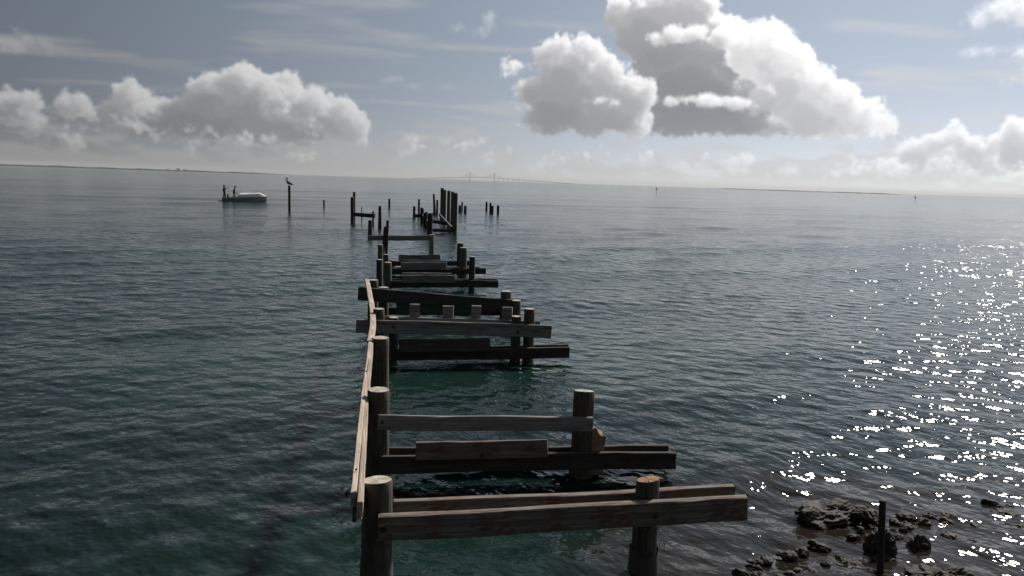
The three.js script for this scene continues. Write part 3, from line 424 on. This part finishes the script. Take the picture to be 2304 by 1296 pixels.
lonePile(8.65, -83.0, 0.97, 0.097, 'thin rear pile of the small trio right of the tall row', M.pileDark, {}, FAR);
lonePile(8.05, -79.3, 0.7, 0.163, 'stout left pile of the small trio right of the tall row', M.pileGreen, {}, FAR);
lonePile(8.41, -77.5, 0.73, 0.159, 'stout right pile of the small trio right of the tall row', M.pileGreen, {}, FAR);
lonePile(11.77, -86.0, 0.96, 0.127, 'leftmost of the four short piles standing apart at right', M.pileDark, {}, FAR);
lonePile(11.4, -80.2, 1.04, 0.118, 'second from left of the four short piles standing apart at right', M.pileDark, {}, FAR);
lonePile(11.14, -77.0, 0.82, 0.136, 'third from left of the four short piles standing apart at right', M.pileDark, {}, FAR);
lonePile(11.63, -76.3, 0.9, 0.135, 'rightmost of the four short piles standing apart at right', M.pileDark, {}, FAR);

// ---------------------------------------------------------------- living things: bodies from joints with radii, meshed as one surface
function flesh(bones, cell, k) {
  const lo = new THREE.Vector3(1e9, 1e9, 1e9), hi = lo.clone().negate(), R = 0.04 + k; for (const [a, b, ra, rb] of bones) for (const [p, r] of [[a, ra], [b, rb]]) { lo.min(new THREE.Vector3(p[0] - r - R, p[1] - r - R, p[2] - r - R)); hi.max(new THREE.Vector3(p[0] + r + R, p[1] + r + R, p[2] + r + R)); }
  const c = lo.clone().add(hi).multiplyScalar(0.5), half = Math.max(hi.x - lo.x, hi.y - lo.y, hi.z - lo.z) / 2, n = Math.min(110, Math.ceil(2 * half / cell)), mc = new MarchingCubes(n, new THREE.MeshStandardMaterial(), false, false, 200000);
  mc.isolation = 0; const f = mc.field;
  for (let z = 0, q = 0; z < n; z++) for (let y = 0; y < n; y++) for (let x = 0; x < n; x++, q++) {
    const px = c.x + (x - n / 2) / (n / 2) * half, py = c.y + (y - n / 2) / (n / 2) * half, pz = c.z + (z - n / 2) / (n / 2) * half; let d = 1e3;
    for (const [a, b, ra, rb] of bones) { const bx = b[0] - a[0], by = b[1] - a[1], bz = b[2] - a[2], l2 = bx * bx + by * by + bz * bz || 1e-9, t = clamp(((px - a[0]) * bx + (py - a[1]) * by + (pz - a[2]) * bz) / l2), e = Math.hypot(px - a[0] - bx * t, py - a[1] - by * t, pz - a[2] - bz * t) - (ra + (rb - ra) * t), h = Math.max(k - Math.abs(d - e), 0) / k; d = Math.min(d, e) - h * h * k * 0.25; }
    f[q] = -d;
  }
  mc.update(); const m = mc.count, pos = new Float32Array(mc.positionArray.slice(0, m * 3)), g = new THREE.BufferGeometry(); for (let i = 0; i < m; i++) { pos[3 * i] = pos[3 * i] * half + c.x; pos[3 * i + 1] = pos[3 * i + 1] * half + c.y; pos[3 * i + 2] = pos[3 * i + 2] * half + c.z; }
  g.setAttribute('position', new THREE.BufferAttribute(pos, 3)); const w = mergeVertices(g, 1e-4); w.computeVertexNormals(); return w;
}
function handBones(wrist, elbow, s) { // five curled fingers and a thumb off the side of the palm
  const W = P3(wrist), d = W.clone().sub(P3(elbow)).normalize(), side = new THREE.Vector3().crossVectors(d, new THREE.Vector3(0, 1, 0.01)).normalize(), nrm = new THREE.Vector3().crossVectors(side, d), at = (a, b, c) => W.clone().addScaledVector(d, a).addScaledVector(side, b * s).addScaledVector(nrm, c).toArray(), out = [[at(0, 0, 0), at(0.08, 0, 0), 0.03, 0.036]];
  [[-0.03, 0.085], [-0.01, 0.095], [0.012, 0.09], [0.032, 0.07]].forEach(([b, l]) => out.push([at(0.085, b, 0), at(0.085 + l * 0.5, b, -0.012), 0.0095, 0.009], [at(0.085 + l * 0.5, b, -0.012), at(0.085 + l * 0.85, b, -0.04), 0.009, 0.008]));
  out.push([at(0.02, -0.035, 0), at(0.06, -0.065, -0.012), 0.012, 0.011], [at(0.06, -0.065, -0.012), at(0.09, -0.06, -0.03), 0.011, 0.009]); return out;
}
const skin = new THREE.MeshStandardMaterial({ color: lin(0.30, 0.17, 0.11), roughness: 0.6 }), cloth = (r, g, b) => new THREE.MeshStandardMaterial({ color: lin(r, g, b), roughness: 0.9 });
function person(label, at, turn, J, shirt, shorts, capColour) {
  const g = thing('person', label, 'person', at, turn, 'people on the boat'), H = J.head, b = [];
  b.push([J.pelvis, J.chest, 0.125, 0.135], [J.chest, J.neck, 0.12, 0.055], [J.neck, [H[0], H[1] - 0.06, H[2]], 0.05, 0.065], [[H[0], H[1] - 0.03, H[2]], [H[0] - 0.01, H[1] + 0.05, H[2]], 0.08, 0.09], [[H[0] + 0.085, H[1] - 0.01, H[2]], [H[0] + 0.1, H[1] - 0.025, H[2]], 0.012, 0.016]);
  for (const s of [0, 1]) { const [sh, el, wr] = J.arms[s], [hp, kn, an, to] = J.legs[s]; b.push([sh, el, 0.052, 0.042], [el, wr, 0.042, 0.028], [J.chest, sh, 0.08, 0.058], [hp, kn, 0.085, 0.058], [kn, an, 0.056, 0.036], [an, to, 0.04, 0.03]); }
  const geos = [flesh(b, 0.022, 0.035)]; for (const s of [0, 1]) geos.push(flesh(handBones(J.arms[s][2], J.arms[s][1], s ? 1 : -1), 0.005, 0.008));
  part(g, 'body', mergeGeometries(geos), skin);
  const t = [[J.pelvis, J.chest, 0.14, 0.15], [J.chest, [J.neck[0], J.neck[1] - 0.05, J.neck[2]], 0.135, 0.07]]; for (const s of [0, 1]) { const [sh, el] = J.arms[s], m = sh.map((v, i) => v + (el[i] - v) * 0.6); t.push([J.chest, sh, 0.09, 0.07], [sh, m, 0.07, 0.062]); } part(g, 'shirt', flesh(t, 0.024, 0.03), shirt);
  const q = []; for (const s of [0, 1]) { const [hp, kn] = J.legs[s], m = hp.map((v, i) => v + (kn[i] - v) * 0.85); q.push([J.pelvis, hp, 0.14, 0.1], [hp, m, 0.102, 0.085]); } part(g, 'shorts', flesh(q, 0.024, 0.03), shorts);
  part(g, 'cap', flesh([[[H[0] - 0.02, H[1] + 0.06, H[2]], [H[0] - 0.015, H[1] + 0.075, H[2]], 0.1, 0.092], [[H[0] + 0.06, H[1] + 0.055, H[2]], [H[0] + 0.17, H[1] + 0.045, H[2]], 0.05, 0.035]], 0.014, 0.03), capColour);
  return g;
}

// ---------------------------------------------------------------- the boat
const BOAT = [-15.55, 0, -91.0], BTURN = 8 * D2R;
{
  const g = thing('motor_boat', 'small white motor boat with two people aboard', 'boat', BOAT, BTURN), white = new THREE.MeshPhysicalMaterial({ color: lin(0.82, 0.81, 0.8), roughness: 0.35, clearcoat: 0.4 }), grey = new THREE.MeshStandardMaterial({ color: lin(0.12, 0.13, 0.14), roughness: 0.5 }), dark = new THREE.MeshStandardMaterial({ color: lin(0.03, 0.035, 0.05), roughness: 0.5 });
  const half = (t) => 0.98 * Math.pow(Math.max(0, 1 - Math.pow(Math.max(0, (t - 0.35) / 0.65), 2.2)), 0.75) * (0.9 + 0.1 * smooth(0, 0.3, t)), sheer = (t) => 0.52 + 0.26 * t * t, keel = (t) => -0.28 + 0.5 * Math.pow(Math.max(0, (t - 0.6) / 0.4), 2.2), X = (t) => -2.35 + 4.85 * t, n = 36;
  const loft = (rows) => { const pos = [], idx = [], m = rows[0].length; for (const r of rows) for (const p of r) pos.push(...p); for (let i = 0; i < rows.length - 1; i++) for (let j = 0; j < m - 1; j++) { const a = i * m + j, b = a + m; idx.push(a, b, a + 1, a + 1, b, b + 1); } const q = new THREE.BufferGeometry(); q.setAttribute('position', new THREE.Float32BufferAttribute(pos, 3)); q.setIndex(idx); return toCreasedNormals(q, 0.6); };
  const rows = [], inner = []; for (let i = 0; i <= n; i++) { const t = i / n, b = half(t), s = sheer(t), k = keel(t), x = X(t), ch = k + (0.34 - 0.1 * t); rows.push([[x, s, -b], [x, s - 0.1, -b * 0.99], [x, ch, -b * 0.86], [x, k, 0], [x, ch, b * 0.86], [x, s - 0.1, b * 0.99], [x, s, b]]); if (t < 0.36) inner.push([[x, s, -b], [x, s + 0.02, -b + 0.05], [x, s, -b + 0.14], [x, 0.12, -b + 0.2], [x, 0.12, b - 0.2], [x, s, b - 0.14], [x, s + 0.02, b - 0.05], [x, s, b]]); }
  const hull = part(g, 'hull', loft(rows.map((r) => r.slice(1, 6))), new THREE.MeshPhysicalMaterial({ color: lin(0.3, 0.33, 0.33), roughness: 0.35, clearcoat: 0.4 }), 'grey green hull'); for (const s of [0, 1]) part(hull, 'gunwale_strake', loft(rows.map((r) => s ? [r[5], r[6]] : [r[0], r[1]])), white);
  const st = rows[0], tr = new THREE.BufferGeometry(); tr.setAttribute('position', new THREE.Float32BufferAttribute(st.flat(), 3)); tr.setIndex([0, 2, 1, 0, 4, 2, 2, 4, 3, 0, 6, 4, 4, 6, 5]); tr.computeVertexNormals(); part(g, 'transom', tr, grey, 'dark transom');
  part(g, 'cockpit', loft(inner), grey); part(hull, 'rub_rail', mergeGeometries([-1, 1].map((s) => new THREE.TubeGeometry(new THREE.CatmullRomCurve3(rows.filter((r, i) => i % 3 === 0).map((r) => new THREE.Vector3(r[0][0], r[0][1] - 0.03, s * (r[6][2] + 0.01)))), 40, 0.03, 6))), dark);
  const deck = []; for (let i = Math.round(n * 0.3); i <= n; i++) { const t = i / n, b = half(t), s = sheer(t), up = 0.42 * smooth(0.3, 0.4, t) * smooth(1.0, 0.8, t), x = X(t); deck.push([[x, s, -b], [x, s + up * 0.8, -b * 0.82], [x, s + up, -b * 0.45], [x, s + up * 1.08 + 0.03, 0], [x, s + up, b * 0.45], [x, s + up * 0.8, b * 0.82], [x, s, b]]); }
  const fd = part(g, 'foredeck', loft(deck), white); part(fd, 'bow_rail', mergeGeometries([-1, 1].map((s) => new THREE.TubeGeometry(new THREE.CatmullRomCurve3([[0.62, 1.03, 0.6], [1.1, 1.13, 0.58], [1.8, 1.1, 0.4], [2.3, 1.0, 0.12]].map((p) => new THREE.Vector3(p[0], p[1], p[2] * s))), 20, 0.016, 6))), grey);
  const ws = []; for (let i = 0; i <= 10; i++) { const a = (i / 10 - 0.5) * 2, x = -0.66 - 0.2 * a * a; ws.push([[x, 0.78, a * 0.78], [x - 0.14, 1.06, a * 0.72]]); } const win = part(g, 'windscreen', loft(ws), new THREE.MeshPhysicalMaterial({ color: lin(0.55, 0.58, 0.6), transmission: 1, roughness: 0.05, thickness: 0 })); part(win, 'frame', new THREE.TubeGeometry(new THREE.CatmullRomCurve3(ws.map((r) => P3(r[1]))), 24, 0.02, 6), dark);
  const con = new THREE.ExtrudeGeometry(new THREE.Shape([[-0.5, 0.12], [0.05, 0.12], [0.02, 0.7], [-0.12, 0.82], [-0.3, 0.74], [-0.42, 0.4]].map((p) => new THREE.Vector2(...p))), { depth: 0.5, bevelEnabled: true, bevelSize: 0.03, bevelThickness: 0.03, bevelSegments: 2 }); part(g, 'console', con.translate(-0.85, 0, 0.1), white);
  for (const z of [-0.55, 0.1]) part(g, 'seat', new THREE.ExtrudeGeometry(new THREE.Shape([[0, 0.12], [0.45, 0.12], [0.45, 0.45], [0.1, 0.45], [0.04, 0.85], [-0.06, 0.85]].map((p) => new THREE.Vector2(...p))), { depth: 0.42, bevelEnabled: true, bevelSize: 0.03, bevelThickness: 0.03, bevelSegments: 2 }).translate(-1.75, 0, z), dark);
  part(g, 'swim_platform', board([[-2.36, 0.16, -0.8], [-2.36, 0.16, 0.8]].map(([x, y, z]) => [x - 0.2, y, z]), 0.4, 0.06, { warp: 0 }), dark);
}
{
  const place = (x, y, z) => [BOAT[0] + x * Math.cos(BTURN) + z * Math.sin(BTURN), y, BOAT[2] - x * Math.sin(BTURN) + z * Math.cos(BTURN)];
  person('standing person in dark clothes at the boat stern, arms raised forward', place(-2.1, 0.13, 0.1), BTURN, { pelvis: [0, 0.92, 0], chest: [-0.05, 1.28, 0], neck: [-0.06, 1.48, 0], head: [-0.03, 1.62, 0], arms: [[[-0.04, 1.42, -0.19], [0.2, 1.38, -0.22], [0.4, 1.52, -0.14]], [[-0.04, 1.42, 0.19], [0.18, 1.36, 0.23], [0.4, 1.5, 0.12]]], legs: [[[0.0, 0.88, -0.09], [0.07, 0.48, -0.11], [0.1, 0.09, -0.12], [0.26, 0.04, -0.13]], [[0.0, 0.88, 0.09], [-0.08, 0.48, 0.12], [-0.2, 0.09, 0.12], [-0.04, 0.04, 0.14]]] }, cloth(0.03, 0.04, 0.06), cloth(0.02, 0.02, 0.025), cloth(0.04, 0.04, 0.05));
  person('person standing amidships in the boat, wearing a peaked cap', place(-1.05, 0.13, -0.45), BTURN, { pelvis: [-0.05, 0.88, 0], chest: [-0.02, 1.2, 0], neck: [0.02, 1.4, 0], head: [0.06, 1.53, 0], arms: [[[0.0, 1.34, -0.18], [0.06, 1.08, -0.24], [0.26, 0.96, -0.18]], [[0.0, 1.34, 0.18], [0.05, 1.08, 0.25], [0.27, 0.98, 0.2]]], legs: [[[-0.05, 0.84, -0.09], [0.02, 0.46, -0.1], [-0.04, 0.09, -0.1], [0.12, 0.04, -0.1]], [[-0.05, 0.84, 0.09], [0.03, 0.46, 0.1], [-0.02, 0.09, 0.11], [0.14, 0.04, 0.12]]] }, cloth(0.08, 0.1, 0.11), cloth(0.04, 0.04, 0.045), cloth(0.03, 0.03, 0.035));
}

// ---------------------------------------------------------------- pelican on its pile
{
  const g = thing('pelican', 'brown pelican perched on the slender lone pile', 'bird', [-8.33, 2.305, -71.8], Math.PI - 0.25), brown = new THREE.MeshStandardMaterial({ color: lin(0.07, 0.06, 0.05), roughness: 0.9 }), pale = new THREE.MeshStandardMaterial({ color: lin(0.6, 0.57, 0.5), roughness: 0.8 }), bill = new THREE.MeshStandardMaterial({ color: lin(0.16, 0.12, 0.09), roughness: 0.6 });
  const b = part(g, 'body', flesh([[[0.12, 0.3, 0], [-0.16, 0.17, 0], 0.13, 0.1], [[-0.16, 0.17, 0], [-0.36, 0.1, 0], 0.09, 0.035], [[0.16, 0.33, 0], [0.22, 0.46, 0], 0.085, 0.045], [[0.22, 0.46, 0], [0.14, 0.6, 0], 0.042, 0.034], [[0.14, 0.6, 0], [0.16, 0.7, 0], 0.034, 0.034]], 0.016, 0.03), brown);
  part(g, 'head', flesh([[[0.16, 0.7, 0], [0.2, 0.735, 0], 0.04, 0.05], [[0.2, 0.735, 0], [0.25, 0.72, 0], 0.045, 0.032]], 0.01, 0.02), pale, 'pale head');
  part(g, 'bill', flesh([[[0.25, 0.72, 0], [0.34, 0.5, 0], 0.026, 0.02], [[0.34, 0.5, 0], [0.37, 0.39, 0], 0.02, 0.008], [[0.26, 0.69, 0], [0.33, 0.52, 0], 0.03, 0.018]], 0.009, 0.015), bill);
  for (const s of [-1, 1]) { part(g, 'wing', flesh([[[0.12, 0.34, 0.09 * s], [-0.14, 0.2, 0.1 * s], 0.06, 0.05], [[-0.14, 0.2, 0.1 * s], [-0.38, 0.11, 0.05 * s], 0.045, 0.018]], 0.014, 0.02), brown); part(g, 'leg', flesh([[[0.0, 0.16, 0.05 * s], [0.01, 0.03, 0.05 * s], 0.022, 0.014], [[0.01, 0.02, 0.05 * s], [0.07, 0.008, 0.065 * s], 0.016, 0.012]], 0.008, 0.01), bill); }
}

// ---------------------------------------------------------------- rocks and stake at the near right, a float by the pier
function rockGeo(sx, sy, sz, seed, det = 24) {
  const g = mergeVertices(new THREE.IcosahedronGeometry(1, det).deleteAttribute('uv').deleteAttribute('normal')), p = g.attributes.position, v = new THREE.Vector3();
  for (let i = 0; i < p.count; i++) { v.fromBufferAttribute(p, i); const n = fbm(v.x * 1.7 + seed, v.y * 1.7 + v.z * 2.1, seed, 4) - 0.5, m = Math.abs(fbm(v.x * 2.6 + v.z * 1.7, v.y * 2.9 - v.z * 2.3 + seed, seed + 9, 5) - 0.5), q = fbm(v.x * 17 - v.z * 9, v.y * 17 + v.z * 13, seed + 5, 2) - 0.5, k = 1 + 1.1 * n - 0.5 * m + 0.05 * q; p.setXYZ(i, v.x * k * sx, v.y * k * sy, v.z * k * sz); }
  g.computeVertexNormals(); return g;
}
const rockMat = new THREE.MeshStandardMaterial({ color: lin(0.024, 0.018, 0.013), roughness: 0.8 }), rockPale = new THREE.MeshStandardMaterial({ color: lin(0.034, 0.026, 0.018), roughness: 0.8 });
const ROCKS = 'rocks breaking the water at the near right';
single('rock', 'long low barnacled rock left of the stake', 'rock', rockGeo(0.37, 0.15, 0.26, 21, 40), rockPale, ROCKS, [4.62, -0.09, -6.85]);
single('rock', 'small rock trailing off the right end of the long low rock', 'rock', rockGeo(0.16, 0.07, 0.12, 25), rockPale, ROCKS, [4.98, 0.0, -6.72]);
single('rock', 'dark jagged rock at the foot of the stake', 'rock', rockGeo(0.17, 0.2, 0.13, 31, 30), rockMat, ROCKS, [4.66, -0.04, -6.0]);
single('rock', 'small dark rock right of the stake', 'rock', rockGeo(0.11, 0.14, 0.1, 37), rockMat, ROCKS, [5.06, -0.05, -6.02]);
single('rock', 'broad dark rock at the bottom edge below the stake', 'rock', rockGeo(0.3, 0.15, 0.2, 44, 36), rockMat, ROCKS, [4.82, -0.06, -5.43]);
{ // the stony shoal around them, mostly awash
  const r = rng(303), geos = [71, 73, 79, 83].map((q) => rockGeo(1, 0.62, 0.85, q, 8)), all = [], mt = new THREE.Matrix4(), qt = new THREE.Quaternion(), up = new THREE.Vector3(0, 1, 0);
  for (let i = 0; i < 120; i++) { const u = r(), x = 3.1 + 3.7 * u, z = -5.25 - 1.9 * r() * (0.35 + 0.65 * u), k = 0.04 + 0.08 * r() * r(); mt.compose(new THREE.Vector3(x, -0.02 - 0.3 * k, z), qt.setFromAxisAngle(up, 6.28 * r()), new THREE.Vector3(k, k * (0.7 + 0.4 * r()), k * (0.7 + 0.5 * r()))); all.push(geos[i % 4].clone().applyMatrix4(mt)); }
  tag(single('rubble', 'wet brown rubble awash around the near right rocks', 'rubble', mergeGeometries(all), rockMat), undefined, undefined, undefined, 'stuff');
}
{ const s = thing('stake', 'thin dark leaning stake standing among the near rocks', 'stake', [4.37, 0, -5.62]), [a, b] = pole(0.03, 0.66, { seed: 61, seg: 14, lean: [-0.05, 0], bottom: -0.4, cracks: 2 }); part(s, 'shaft', a, M.wet); part(s, 'end_grain', b, M.pileDark); }
single('float', 'small white ball float in the dark water before the third bent', 'float', mergeGeometries([new THREE.SphereGeometry(0.034, 20, 14), new THREE.TorusGeometry(0.012, 0.005, 6, 12).translate(0, 0.04, 0)]), new THREE.MeshStandardMaterial({ color: lin(0.75, 0.75, 0.73), roughness: 0.5 }), undefined, [0.81, 0.03, -12.75]);

renderer.render(scene, camera);
